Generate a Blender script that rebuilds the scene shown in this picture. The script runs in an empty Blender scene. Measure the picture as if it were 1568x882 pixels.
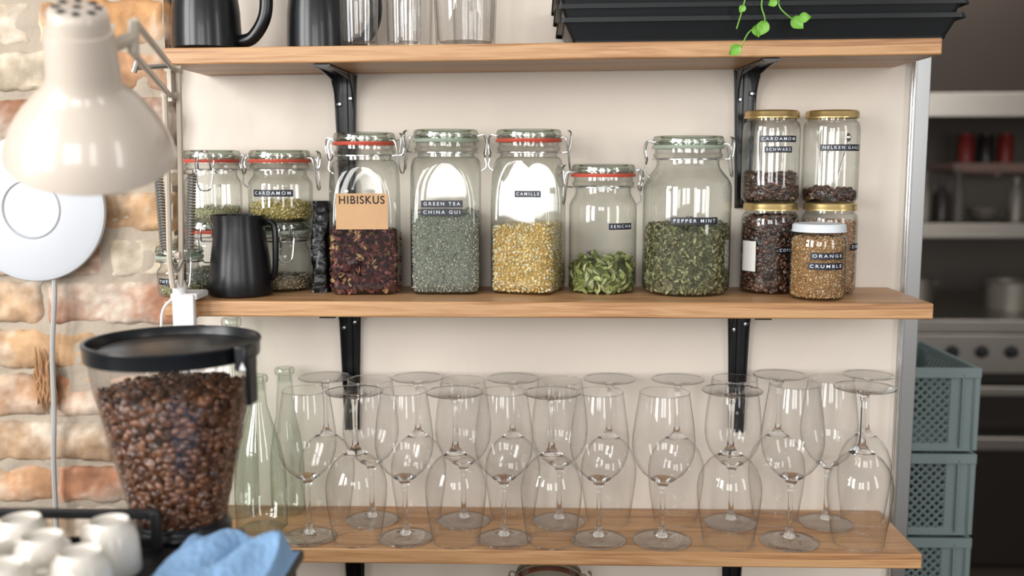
import bpy, math, random
from math import sin, cos, pi, sqrt, radians
from mathutils import Vector, Matrix, noise
random.seed(7)
scene = bpy.context.scene
COL = scene.collection

# ---------------------------------------------------------------- materials
def lin(c):
    if isinstance(c, str):
        c = tuple(int(c[i:i+2], 16)/255 for i in (0, 2, 4))
    return tuple((x/12.92 if x <= 0.04045 else ((x+0.055)/1.055)**2.4) for x in c[:3])
def lin4(c): return (*lin(c), 1)

def newmat(name):
    m = bpy.data.materials.new(name); m.use_nodes = True
    nt = m.node_tree
    for n in list(nt.nodes): nt.nodes.remove(n)
    out = nt.nodes.new('ShaderNodeOutputMaterial')
    return m, nt, out
def N(nt, t, **k):
    n = nt.nodes.new('ShaderNode'+t)
    for a, b in k.items():
        if a in n.inputs: n.inputs[a].default_value = b
        else: setattr(n, a, b)
    return n
def ramp(nt, stops):
    r = nt.nodes.new('ShaderNodeValToRGB')
    e = r.color_ramp.elements
    while len(e) < len(stops): e.new(0.5)
    for i, (p, c) in enumerate(stops):
        e[i].position = p; e[i].color = lin4(c)
    return r
def coords(nt, scale=(1, 1, 1), kind='Object'):
    tc = N(nt, 'TexCoord'); mp = N(nt, 'Mapping'); mp.inputs['Scale'].default_value = scale
    nt.links.new(tc.outputs[kind], mp.inputs['Vector']); return mp.outputs['Vector']

def plain(name, color, rough=0.5, metal=0.0, nscale=30, var=0.06, bump=0.0, coat=0.0, bscale=None, spec=0.5):
    """principled with slight procedural variation"""
    m, nt, out = newmat(name)
    p = N(nt, 'BsdfPrincipled'); p.inputs['Roughness'].default_value = rough
    p.inputs['Metallic'].default_value = metal
    p.inputs['Coat Weight'].default_value = coat
    p.inputs['Specular IOR Level'].default_value = spec
    v = coords(nt)
    nz = N(nt, 'TexNoise'); nz.inputs['Scale'].default_value = nscale; nz.inputs['Detail'].default_value = 4
    nt.links.new(v, nz.inputs['Vector'])
    c = lin(color)
    mx = N(nt, 'Mix', data_type='RGBA')
    mx.inputs[6].default_value = (*[x*(1-var) for x in c], 1)
    mx.inputs[7].default_value = (*[min(1, x*(1+var)) for x in c], 1)
    nt.links.new(nz.outputs['Fac'], mx.inputs[0]); nt.links.new(mx.outputs[2], p.inputs['Base Color'])
    if bump:
        n2 = N(nt, 'TexNoise'); n2.inputs['Scale'].default_value = bscale or nscale; n2.inputs['Detail'].default_value = 6
        nt.links.new(v, n2.inputs['Vector'])
        b = N(nt, 'Bump'); b.inputs['Strength'].default_value = 1; b.inputs['Distance'].default_value = bump
        nt.links.new(n2.outputs['Fac'], b.inputs['Height']); nt.links.new(b.outputs['Normal'], p.inputs['Normal'])
    nt.links.new(p.outputs[0], out.inputs[0])
    return m

def vcol(name, rough=0.8, spec=0.3, bump=0.0, bscale=400):
    m, nt, out = newmat(name)
    p = N(nt, 'BsdfPrincipled'); p.inputs['Roughness'].default_value = rough
    p.inputs['Specular IOR Level'].default_value = spec
    a = N(nt, 'Attribute', attribute_name='Col')
    v = coords(nt)
    nz = N(nt, 'TexNoise'); nz.inputs['Scale'].default_value = bscale; nz.inputs['Detail'].default_value = 5
    nt.links.new(v, nz.inputs['Vector'])
    r = ramp(nt, [(0.3, (0.82, 0.82, 0.82)), (0.7, (1, 1, 1))])
    nt.links.new(nz.outputs['Fac'], r.inputs[0])
    mx = N(nt, 'Mix', data_type='RGBA', blend_type='MULTIPLY'); mx.inputs[0].default_value = 1
    nt.links.new(a.outputs['Color'], mx.inputs[6]); nt.links.new(r.outputs[0], mx.inputs[7])
    nt.links.new(mx.outputs[2], p.inputs['Base Color'])
    if bump:
        b = N(nt, 'Bump'); b.inputs['Strength'].default_value = 1; b.inputs['Distance'].default_value = bump
        nt.links.new(nz.outputs['Fac'], b.inputs['Height']); nt.links.new(b.outputs['Normal'], p.inputs['Normal'])
    nt.links.new(p.outputs[0], out.inputs[0])
    return m

def thin_glass(name, face=(0.97, 0.98, 0.97), edge=(0.5, 0.55, 0.52), refl=0.07, grz=0.75, pw=3.0, epw=2.5, bump=0.0, bscale=25, rough=0.0):
    m, nt, out = newmat(name)
    lw = N(nt, 'LayerWeight'); lw.inputs['Blend'].default_value = 0.5
    def pwr(k):
        q = N(nt, 'Math', operation='POWER'); q.inputs[1].default_value = k
        nt.links.new(lw.outputs['Facing'], q.inputs[0]); return q
    p1 = pwr(pw); p2 = pwr(epw)
    ma = N(nt, 'Math', operation='MULTIPLY_ADD'); ma.inputs[1].default_value = grz; ma.inputs[2].default_value = refl
    nt.links.new(p1.outputs[0], ma.inputs[0])
    mc = N(nt, 'Mix', data_type='RGBA'); mc.inputs[6].default_value = (*face, 1); mc.inputs[7].default_value = (*edge, 1)
    nt.links.new(p2.outputs[0], mc.inputs[0])
    t = N(nt, 'BsdfTransparent'); nt.links.new(mc.outputs[2], t.inputs['Color'])
    g = N(nt, 'BsdfGlossy'); g.inputs['Roughness'].default_value = rough
    if bump:
        nz = N(nt, 'TexNoise'); nz.inputs['Scale'].default_value = bscale; nz.inputs['Detail'].default_value = 1
        nt.links.new(coords(nt), nz.inputs['Vector'])
        b = N(nt, 'Bump'); b.inputs['Strength'].default_value = 1; b.inputs['Distance'].default_value = bump
        nt.links.new(nz.outputs['Fac'], b.inputs['Height']); nt.links.new(b.outputs['Normal'], g.inputs['Normal'])
    ms = N(nt, 'MixShader')
    nt.links.new(ma.outputs[0], ms.inputs[0]); nt.links.new(t.outputs[0], ms.inputs[1]); nt.links.new(g.outputs[0], ms.inputs[2])
    nt.links.new(ms.outputs[0], out.inputs[0])
    return m
def solid_glass(name, color=(0.99, 0.99, 0.99)):
    m, nt, out = newmat(name)
    g = N(nt, 'BsdfGlass'); g.inputs['Color'].default_value = (*color, 1); g.inputs['IOR'].default_value = 1.45
    g.inputs['Roughness'].default_value = 0.0
    nt.links.new(g.outputs[0], out.inputs[0]); return m

def wood(name, cols, sx=1.2, sc=1.0):
    m, nt, out = newmat(name)
    p = N(nt, 'BsdfPrincipled'); p.inputs['Roughness'].default_value = 0.42
    v = coords(nt, (sx, 14, 40))
    nz = N(nt, 'TexNoise'); nz.inputs['Scale'].default_value = 2.2*sc; nz.inputs['Detail'].default_value = 7; nz.inputs['Roughness'].default_value = 0.6
    nz.inputs['Distortion'].default_value = 0.8
    nt.links.new(v, nz.inputs['Vector'])
    v2 = coords(nt, (4, 120, 200))
    n2 = N(nt, 'TexNoise'); n2.inputs['Scale'].default_value = 3; n2.inputs['Detail'].default_value = 5
    nt.links.new(v2, n2.inputs['Vector'])
    ad = N(nt, 'Math', operation='MULTIPLY_ADD'); ad.inputs[1].default_value = 0.35
    nt.links.new(n2.outputs['Fac'], ad.inputs[0]); nt.links.new(nz.outputs['Fac'], ad.inputs[2])
    r = ramp(nt, [(0.45, cols[0]), (0.62, cols[1]), (0.74, cols[2]), (0.9, cols[1])])
    nt.links.new(ad.outputs[0], r.inputs[0]); nt.links.new(r.outputs[0], p.inputs['Base Color'])
    b = N(nt, 'Bump'); b.inputs['Distance'].default_value = 0.0006; b.inputs['Strength'].default_value = 0.6
    nt.links.new(n2.outputs['Fac'], b.inputs['Height']); nt.links.new(b.outputs['Normal'], p.inputs['Normal'])
    nt.links.new(p.outputs[0], out.inputs[0])
    return m

M = {}
M['wood'] = wood('oak_wood', ['80583A', 'AC7E54', 'C0966A'])
M['plaster'] = plain('beige_plaster', 'D7CDC1', 0.75, nscale=2.5, var=0.035, bump=0.003, bscale=16)
M['mortar'] = plain('lime_mortar', 'A89B8B', 0.95, nscale=6, var=0.18, bump=0.004, bscale=45)
M['brick'] = vcol('whitewashed_brick', 0.92, 0.2, bump=0.003, bscale=38)
M['post'] = plain('brushed_steel', 'D9DADA', 0.22, 1.0, nscale=4, var=0.05)
M['steel'] = plain('stainless_steel', 'A39D95', 0.32, 1.0, nscale=6, var=0.06)
M['steel_d'] = plain('dull_steel', '7E7870', 0.45, 0.6, nscale=3, var=0.12)
M['black_metal'] = plain('black_enamel', '0C0E11', 0.28, 0.0, var=0.1, coat=0.1, spec=0.4)
M['black_plastic'] = plain('black_plastic', '0D1014', 0.3, var=0.1, spec=0.4)
M['black_matte'] = plain('black_matte', '151518', 0.45, var=0.1, spec=0.4)
M['black_tray'] = plain('seed_tray_plastic', '0D1013', 0.35, var=0.15, spec=0.4)
M['pitcher'] = plain('black_steel_coating', '131417', 0.3, 0.3, var=0.1)
M['white_cer'] = plain('white_ceramic', 'D2CBC0', 0.25, var=0.03, coat=0.3)
M['white_pl'] = plain('white_plastic', 'DAD9D8', 0.4, var=0.02)
M['cream'] = plain('cream_lacquer', 'C4B8AB', 0.28, var=0.02, coat=0.5)
M['cream_arm'] = plain('cream_arm_paint', 'B9AD9D', 0.35, var=0.04)
M['spring'] = plain('spring_steel', 'A8A6A2', 0.3, 0.9)
M['wire'] = plain('wire_steel', 'C2C2C0', 0.2, 1.0)
M['gold'] = plain('gold_lid', 'CDB27A', 0.28, 0.85, var=0.05)
M['white_lid'] = plain('white_lid', 'D3D9DE', 0.35, var=0.02)
M['rubber'] = plain('red_rubber', 'B84A38', 0.5, var=0.06)
M['rubber_w'] = plain('clear_rubber', '98A292', 0.4, var=0.06)
M['navy'] = plain('embossed_tape', '080E1E', 0.35, var=0.05)
M['white_ink'] = plain('tape_letters', 'D8DEE6', 0.6, var=0.01)
M['kraft'] = plain('kraft_paper', 'BF9972', 0.85, nscale=60, var=0.08)
M['ink'] = plain('black_ink', '15110E', 0.7)
M['piece'] = vcol('dried_goods', 0.75, 0.3)
M['bean'] = vcol('roasted_coffee', 0.30, 0.75)
M['foil'] = plain('black_foil', '08090A', 0.18, 0.2, nscale=20, var=0.2, bump=0.004, bscale=50)
M['crate'] = plain('grey_green_plastic', '6C7A79', 0.5, nscale=8, var=0.05)
M['cloth'] = plain('blue_cotton', '86ABD2', 0.9, nscale=700, var=0.10, bump=0.0005, bscale=900)
M['leaf'] = plain('leaf_green', '6FA83A', 0.45, nscale=40, var=0.2)
M['floor'] = plain('brown_floor', '3E332B', 0.6, nscale=5, var=0.15)
M['far'] = plain('kitchen_wall_paint', '625A52', 0.5, nscale=2, var=0.10)
M['hood'] = plain('dark_hood', '362C24', 0.4, 0.4, nscale=2, var=0.1)
M['red'] = plain('red_tin', '8E2620', 0.4, var=0.05)
M['oven'] = plain('oven_dark', '2B2623', 0.3, 0.3, var=0.1)
M['paper'] = plain('paper_label', 'DAD8D2', 0.8)
M['counter'] = plain('counter_top', '57514B', 0.5)

M['g_wine'] = thin_glass('crystal_glass', (0.99, 0.99, 0.988), (0.20, 0.20, 0.20), 0.055, 0.66, 3.8, 6.0)
M['g_foot'] = thin_glass('crystal_foot', (0.965, 0.965, 0.96), (0.80, 0.80, 0.79), 0.16, 0.45, 2.6, 3.0)
M['g_jar'] = thin_glass('jar_glass', (0.965, 0.976, 0.962), (0.22, 0.27, 0.23), 0.075, 0.62, 3.2, 3.4, bump=0.0010, bscale=14)
M['g_bottle'] = thin_glass('bottle_glass', (0.935, 0.96, 0.93), (0.34, 0.41, 0.36), 0.085, 0.55, 3.2, 2.8, bump=0.001)
M['g_hopper'] = thin_glass('hopper_plastic', (0.94, 0.93, 0.93), (0.5, 0.49, 0.50), 0.06, 0.5, 4.0, 3.0)
M['g_solid'] = solid_glass('solid_crystal')
M['g_lid'] = thin_glass('lid_glass', (0.89, 0.93, 0.88), (0.3, 0.38, 0.32), 0.13, 0.5, 3.0, 2.0)

# ---------------------------------------------------------------- mesh builder
class MB:
    def __init__(s): s.v = []; s.f = []; s.m = []; s.c = []
    def add(s, vs, fs, mi=0, col=(1, 1, 1), T=None):
        o = len(s.v)
        if T is not None: vs = [T @ Vector(p) for p in vs]
        s.v.extend([tuple(p) for p in vs])
        s.f.extend([tuple(i+o for i in f) for f in fs]); s.m.extend([mi]*len(fs))
        if col and isinstance(col[0], (tuple, list)): s.c.extend(col)
        else: s.c.extend([col]*len(vs))
        return s
    def box(s, c, d, mi=0, T=None, col=(1, 1, 1)):
        x, y, z = c; a, b, h = d[0]/2, d[1]/2, d[2]/2
        vs = [(x-a, y-b, z-h), (x+a, y-b, z-h), (x+a, y+b, z-h), (x-a, y+b, z-h), (x-a, y-b, z+h), (x+a, y-b, z+h), (x+a, y+b, z+h), (x-a, y+b, z+h)]
        return s.add(vs, [(0, 3, 2, 1), (4, 5, 6, 7), (0, 1, 5, 4), (1, 2, 6, 5), (2, 3, 7, 6), (3, 0, 4, 7)], mi, col, T)
    def lathe(s, prof, seg=40, mi=0, T=None, rf=None, col=(1, 1, 1)):
        vs = []; fs = []; rings = []
        for (r, z) in prof:
            if r < 1e-6: rings.append([len(vs)]); vs.append((0, 0, z))
            else:
                st = len(vs)
                for k in range(seg):
                    t = 2*pi*k/seg; rr = rf(t, z, r) if rf else r
                    vs.append((rr*cos(t), rr*sin(t), z))
                rings.append(list(range(st, st+seg)))
        for a, b in zip(rings[:-1], rings[1:]):
            for k in range(seg):
                k2 = (k+1) % seg
                if len(a) == 1 and len(b) == 1: continue
                if len(a) == 1: fs.append((a[0], b[k2], b[k]))
                elif len(b) == 1: fs.append((a[k], a[k2], b[0]))
                else: fs.append((a[k], a[k2], b[k2], b[k]))
        return s.add(vs, fs, mi, col, T)
    def tube(s, path, r, seg=8, mi=0, T=None, closed=False, col=(1, 1, 1)):
        P = [Vector(p) for p in path]; n = len(P); vs = []; fs = []
        rr = r if isinstance(r, (list, tuple)) else [r]*n
        up = None
        for i in range(n):
            if closed: d = P[(i+1) % n]-P[i-1]
            else: d = P[min(i+1, n-1)]-P[max(i-1, 0)]
            d.normalize()
            if up is None:
                up = Vector((0, 0, 1)) if abs(d.z) < 0.9 else Vector((1, 0, 0))
            u = (up-d*up.dot(d)).normalized(); up = u; w = d.cross(u)
            for k in range(seg):
                t = 2*pi*k/seg; vs.append(P[i]+(u*cos(t)+w*sin(t))*rr[i])
        for i in range(n if closed else n-1):
            j = (i+1) % n
            for k in range(seg):
                k2 = (k+1) % seg
                fs.append((i*seg+k, i*seg+k2, j*seg+k2, j*seg+k))
        if not closed:
            fs.append(tuple(range(seg-1, -1, -1))); fs.append(tuple((n-1)*seg+k for k in range(seg)))
        return s.add(vs, fs, mi, col, T)
    def obj(s, name, mats, parent=None, loc=(0, 0, 0), rot=(0, 0, 0), smooth=True, bevel=0, sharp=40, bseg=2):
        me = bpy.data.meshes.new(name); me.from_pydata(s.v, [], s.f); me.update()
        for m in (mats if isinstance(mats, list) else [mats]): me.materials.append(M[m] if isinstance(m, str) else m)
        me.polygons.foreach_set('material_index', s.m)
        if smooth:
            me.polygons.foreach_set('use_smooth', [True]*len(s.f))
            try: me.set_sharp_from_angle(angle=radians(sharp))
            except Exception: pass
        if any(c != (1, 1, 1) for c in s.c[:2000]) :
            ca = me.color_attributes.new('Col', 'FLOAT_COLOR', 'POINT')
            flat = []
            for c in s.c: flat.extend((c[0], c[1], c[2], 1.0))
            ca.data.foreach_set('color', flat)
        ob = bpy.data.objects.new(name, me); COL.objects.link(ob)
        ob.location = loc; ob.rotation_euler = rot
        if parent: ob.parent = parent
        if bevel:
            b = ob.modifiers.new('bevel', 'BEVEL'); b.width = bevel; b.segments = bseg; b.limit_method = 'ANGLE'; b.angle_limit = radians(35)
        return ob
def E(name, loc=(0, 0, 0), rot=(0, 0, 0)):
    e = bpy.data.objects.new(name, None); e.empty_display_size = 0.02; COL.objects.link(e)
    e.location = loc; e.rotation_euler = rot; return e
def smooth_path(pts, n=8):
    P = [Vector(p) for p in pts]; P = [P[0]*2-P[1]]+P+[P[-1]*2-P[-2]]; out = []
    for i in range(1, len(P)-2):
        for k in range(n):
            t = k/n; a, b, c, d = P[i-1:i+3]
            out.append(0.5*((2*b)+(-a+c)*t+(2*a-5*b+4*c-d)*t*t+(-a+3*b-3*c+d)*t**3))
    out.append(P[-2]); return out
def sstep(t): t = max(0, min(1, t)); return t*t*(3-2*t)

# ---------------------------------------------------------------- constants
FLOOR = -0.064
Z_TOP, Z_MID, Z_LOW, Z_BOT = 1.6955, 1.300, 0.896, 0.555
ZJ = Z_MID+0.0006
TH = 0.025; SD = 0.205
TILT = 0.0100

# ---------------------------------------------------------------- room
MB().box((1.2, 0.6, FLOOR-0.05), (5.6, 6.0, 0.1)).obj('floor', 'floor', smooth=False)
# plaster wall with end at the steel post
MB().box((0.004, 0.05, 1.27), (1.258, 0.10, 2.668)).obj('wall_back', 'plaster', smooth=False)

# brick wall
def brick_wall():
    mb = MB(); cols = ['C9A684', 'C39672', 'B88562', 'CFB592', 'C8A27C', 'D0BEA4', 'B27F62', 'D2C0A6', 'CB9A6C', 'B9866A']
    x0, x1 = -1.55, -0.632
    z = FLOOR+0.0; row = 0
    while z < 2.58:
        h = 0.071+random.uniform(-0.005, 0.004)
        x = x1
        first = True
        while x > x0:
            w = random.choice([0.24, 0.235, 0.245, 0.118]) if not first else (0.115 if row % 2 else 0.225)
            first = False
            w *= random.uniform(0.96, 1.03)
            nx, nz = max(6, int(w/0.009)), 9
            base = lin(random.choice(cols)); off = random.uniform(-0.003, 0.003); seed = random.uniform(0, 100)
            vs = []; cs = []; fs = []
            for j in range(nz+1):
                for i in range(nx+1):
                    u, v = i/nx, j/nz
                    px = x-w+u*w; pz = z+v*h
                    e = min(min(u, 1-u)*w, min(v, 1-v)*h)
                    rd = 1-min(1, e/0.009); rd = rd*rd
                    n1 = noise.noise(Vector((px*18+seed, pz*25, seed)))
                    n2 = noise.noise(Vector((px*70, pz*70, seed)))
                    n3 = noise.noise(Vector((px*9, pz*9, 31)))
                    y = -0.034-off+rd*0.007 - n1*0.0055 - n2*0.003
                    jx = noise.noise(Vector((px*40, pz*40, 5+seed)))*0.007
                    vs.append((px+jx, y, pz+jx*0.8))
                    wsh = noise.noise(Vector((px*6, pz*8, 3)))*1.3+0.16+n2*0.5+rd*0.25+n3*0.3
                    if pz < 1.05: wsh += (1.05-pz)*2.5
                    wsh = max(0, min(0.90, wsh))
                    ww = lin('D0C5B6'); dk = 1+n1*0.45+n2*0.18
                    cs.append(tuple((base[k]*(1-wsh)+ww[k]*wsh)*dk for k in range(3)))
            for j in range(nz):
                for i in range(nx):
                    a = j*(nx+1)+i; fs.append((a, a+1, a+nx+2, a+nx+1))
            b0 = len(vs)
            loop = [i for i in range(nx+1)]+[(j)*(nx+1)+nx for j in range(1, nz+1)]+[nz*(nx+1)+i for i in range(nx-1, -1, -1)]+[j*(nx+1) for j in range(nz-1, 0, -1)]
            for q in loop:
                vs.append((vs[q][0], 0.03, vs[q][2])); cs.append(cs[q])
            for k in range(len(loop)):
                k2 = (k+1) % len(loop); fs.append((loop[k], b0+k, b0+k2, loop[k2]))
            mb.add(vs, fs, 0, cs)
            x -= w+random.uniform(0.008, 0.014)
        z += h+random.uniform(0.009, 0.013); row += 1
    nx, nz = 90, 260; vs = []; fs = []
    for j in range(nz+1):
        for i in range(nx+1):
            px = x0+(x1-0.002-x0)*i/nx; pz = FLOOR+(2.6-FLOOR)*j/nz
            n = noise.noise(Vector((px*20, pz*20, 1)))*0.009+noise.noise(Vector((px*6, pz*6, 7)))*0.009
            vs.append((px, -0.028-n, pz))
    for j in range(nz):
        for i in range(nx):
            a = j*(nx+1)+i; fs.append((a, a+1, a+nx+2, a+nx+1))
    mb.add(vs, fs, 1)
    mb.box(((x0+x1)/2, 0.04, 1.27), (x1-x0-0.006, 0.12, 2.66), 1)
    mb.obj('wall_left_brick', ['brick', 'mortar'], sharp=60)
brick_wall()

# steel corner post
mb = MB(); mb.box((0.649, -0.004, 1.268), (0.032, 0.006, 2.66)); mb.box((0.662, 0.055, 1.268), (0.006, 0.112, 2.66)); mb.box((0.637, -0.010, 1.268), (0.005, 0.008, 2.66))
mb.obj('trim_corner_post', 'post', bevel=0.0015)

# ---------------------------------------------------------------- shelves
def shelf(name, x0, x1, ztop, tilt=0):
    mb = MB(); cx = (x0+x1)/2
    mb.box((cx, -SD/2-0.0005, -TH/2), (x1-x0, SD-0.001, TH))
    return mb.obj(name, 'wood', loc=(0, 0, ztop), rot=(0, -tilt, 0), bevel=0.0025)
shelf('wooden_shelf', -0.575, 0.604, Z_TOP, TILT)
shelf('wooden_shelf', -0.590, 0.612, Z_MID)
shelf('wooden_shelf', -0.600, 0.615, Z_LOW)
shelf('wooden_shelf', -0.600, 0.615, Z_BOT)

def bracket(x, ztop):
    e = E('shelf_bracket', (x, 0, ztop))
    mb = MB()
    L = 0.235; w0, w1 = 0.042, 0.027; n = 20
    W = lambda t: w0+(w1-w0)*t**0.8
    Dp = lambda t: 0.013+0.045*max(0, 1-t/0.22)**2.2-0.006*t
    def strip(rows):
        k_ = len(rows[0]); vs = [p for r in rows for p in r]; fs = []
        for i in range(len(rows)-1):
            for k in range(k_):
                k2 = (k+1) % k_; fs.append((i*k_+k, i*k_+k2, (i+1)*k_+k2, (i+1)*k_+k))
        fs += [tuple(range(k_)), tuple((len(rows)-1)*k_+k for k in range(k_-1, -1, -1))]
        mb.add(vs, fs)
    strip([[(-W(i/n)/2, -0.003, -i/n*L), (W(i/n)/2, -0.003, -i/n*L), (W(i/n)/2, -0.0005, -i/n*L), (-W(i/n)/2, -0.0005, -i/n*L)] for i in range(n+1)])
    for sg in (-1, 1):
        strip([[(sg*W(i/n)*0.38-0.0015, -0.002, -i/n*L), (sg*W(i/n)*0.38+0.0015, -0.002, -i/n*L), (sg*W(i/n)*0.38+0.0015, -0.002-Dp(i/n), -i/n*L), (sg*W(i/n)*0.38-0.0015, -0.002-Dp(i/n), -i/n*L)] for i in range(n+1)])
    strip([[(-0.005, -0.002, -i/n*L), (0.005, -0.002, -i/n*L), (0.004, -0.007, -i/n*L), (-0.004, -0.007, -i/n*L)] for i in range(n+1)])
    rows = []
    for i in range(n+1):
        t = i/n; y = -0.002-t*0.188; w = W(t)*0.92
        rows.append([(-w/2, y, 0), (w/2, y, 0), (w/2, y, -0.0028), (-w/2, y, -0.0028)])
    strip(rows)
    for sg in (-1, 1):
        rows = []
        for i in range(n+1):
            t = i/n; y = -0.002-t*0.18; x_ = sg*W(t)*0.38; hh = 0.003+0.012*(1-t)**1.2
            rows.append([(x_-0.0015, y, -0.001), (x_+0.0015, y, -0.001), (x_+0.0015, y, -hh), (x_-0.0015, y, -hh)])
        strip(rows)
    mb.obj('bracket_body', 'black_metal', e, bevel=0.0006)
    sc = MB()
    for z, xx in ((-0.040, 0.010), (-0.050, -0.010), (-0.20, 0.0)):
        T = Matrix.Translation((xx, -0.0065, z)) @ Matrix.Rotation(pi/2, 4, 'X')
        sc.lathe([(0, 0.003), (0.003, 0.0025), (0.0042, 0.0005), (0.0042, -0.003)], 12, 0, T)
    sc.obj('screws', 'wire', e)
for zt in (Z_TOP, Z_MID, Z_LOW):
    for bx in (-0.334, 0.354):
        z = zt-TH-0.0006 + (bx*TILT-0.0006 if zt == Z_TOP else 0)
        bracket(bx, z)

# ---------------------------------------------------------------- dried goods pieces
def P_flake(L, W, bend=0.3):
    vs = [(-L/2, 0, 0), (-L*0.15, -W/2, bend*W), (L*0.2, -W*0.45, bend*W), (L/2, 0, 0), (L*0.2, W*0.45, bend*W), (-L*0.15, W/2, bend*W), (0, 0, -bend*W*0.6)]
    fs = [(0, 1, 6), (1, 2, 6), (2, 3, 6), (3, 4, 6), (4, 5, 6), (5, 0, 6)]
    return vs, fs, None
def P_gran(L, W, b=0):
    a = L/2; vs = [(a, 0, 0), (-a, 0, 0), (0, W/2, 0), (0, -W/2, 0), (0, 0, W/2), (0, 0, -W/2)]
    vs = [tuple(c*random.uniform(0.75, 1.2) for c in v) for v in vs]
    fs = [(0, 2, 4), (2, 1, 4), (1, 3, 4), (3, 0, 4), (2, 0, 5), (1, 2, 5), (3, 1, 5), (0, 3, 5)]
    return vs, fs, None
def bean_template():
    vs = []; fs = []; sh = []
    nu, nv = 12, 10
    for j in range(nv+1):
        th = pi*j/nv
        for i in range(nu):
            ph = 2*pi*i/nu
            x = cos(th); y = sin(th)*cos(ph); z = sin(th)*sin(ph)
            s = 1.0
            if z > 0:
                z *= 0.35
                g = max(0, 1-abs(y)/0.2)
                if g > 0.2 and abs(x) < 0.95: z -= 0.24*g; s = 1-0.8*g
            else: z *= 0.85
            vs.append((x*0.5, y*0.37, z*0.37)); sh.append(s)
    for j in range(nv):
        for i in range(nu):
            i2 = (i+1) % nu; fs.append((j*nu+i, j*nu+i2, (j+1)*nu+i2, (j+1)*nu+i))
    return vs, fs, sh
BEAN = bean_template()
def P_bean(L, W, b=0):
    k = L*random.uniform(0.92, 1.08)
    return [(v[0]*k, v[1]*k, v[2]*k) for v in BEAN[0]], BEAN[1], BEAN[2]

def fill(parent, name, rfun, z0, z1, kind, cols, L, W, core, cell=None, mat='piece', slope=0.0, topn=0.004, jitter=0.0022, inset=0.003, bend=0.3, vr=(0.7, 1.25), tilt_s=0.38, sr=(0.7, 1.25)):
    """rfun(theta,z)=inner radius. Core solid + pieces on wall and on top."""
    mb = MB(); cell = cell or L*0.62
    cl = [lin(c) for c in cols]; cc = lin(core)
    def ztop(x, y): return z1 + slope*x + topn*noise.noise(Vector((x*45+z1*90, y*45, 1)))*1.6
    seg = 36; vs = []; fs = []; nz = 8
    for j in range(nz+1):
        for k in range(seg):
            t = 2*pi*k/seg; r = rfun(t, z0+(z1-z0)*j/nz)-inset-L*0.28
            zt = ztop(r*cos(t), r*sin(t))-0.001
            vs.append((r*cos(t), r*sin(t), z0+(zt-z0)*j/nz))
    for j in range(nz):
        for k in range(seg):
            k2 = (k+1) % seg; fs.append((j*seg+k, j*seg+k2, (j+1)*seg+k2, (j+1)*seg+k))
    vs.append((0, 0, ztop(0, 0)-0.001)); vs.append((0, 0, z0)); ct = len(vs)-2
    for k in range(seg):
        k2 = (k+1) % seg; fs.append((nz*seg+k, nz*seg+k2, ct)); fs.append((k2, k, ct+1))
    mb.add(vs, fs, 0, cc)
    def put(pos, nrm):
        v, f, sh = kind(L*random.uniform(*sr), W*random.uniform(0.7, 1.2), bend)
        zq = Vector(nrm).to_track_quat('Z', 'Y').to_matrix().to_4x4()
        tilt = Matrix.Rotation(random.gauss(0, tilt_s), 4, 'X') @ Matrix.Rotation(random.gauss(0, tilt_s), 4, 'Y')
        flip = Matrix.Rotation(pi if random.random() < 0.45 else 0, 4, 'X')
        T = Matrix.Translation(pos) @ zq @ tilt @ Matrix.Rotation(random.uniform(0, 2*pi), 4, 'Z') @ flip
        b = random.choice(cl); k = random.uniform(*vr)
        c = tuple(min(1, x*k) for x in b)
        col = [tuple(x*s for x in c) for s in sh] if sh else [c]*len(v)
        mb.add(v, f, 0, col, T)
    rm = rfun(0.3, (z0+z1)/2)
    nt_ = int(2*pi*rm/cell); nzc = max(1, int((z1-z0)/cell))
    for j in range(nzc+1):
        for k in range(nt_):
            t = 2*pi*(k+random.uniform(-.5, .5)+0.5*(j % 2))/nt_; z = z0+(j+random.uniform(-.45, .45)+.5)*cell
            r = rfun(t, z)-inset-L*0.1-random.uniform(0, jitter)
            if z < z0+L*0.2: z = z0+L*0.2
            if z > ztop(r*cos(t), r*sin(t)): continue
            put((r*cos(t), r*sin(t), z), (cos(t), sin(t), 0))
    nr = int(rm/cell)+1
    for i in range(-nr, nr+1):
        for j in range(-nr, nr+1):
            x = (i+random.uniform(-.4, .4))*cell; y = (j+random.uniform(-.4, .4))*cell
            t = math.atan2(y, x)
            if sqrt(x*x+y*y) > rfun(t, z1)-inset-L*0.35: continue
            put((x, y, ztop(x, y)+random.uniform(-.001, .001)), (random.gauss(0, .25), random.gauss(0, .25), 1))
    return mb.obj(name, mat, parent, sharp=180)

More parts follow.
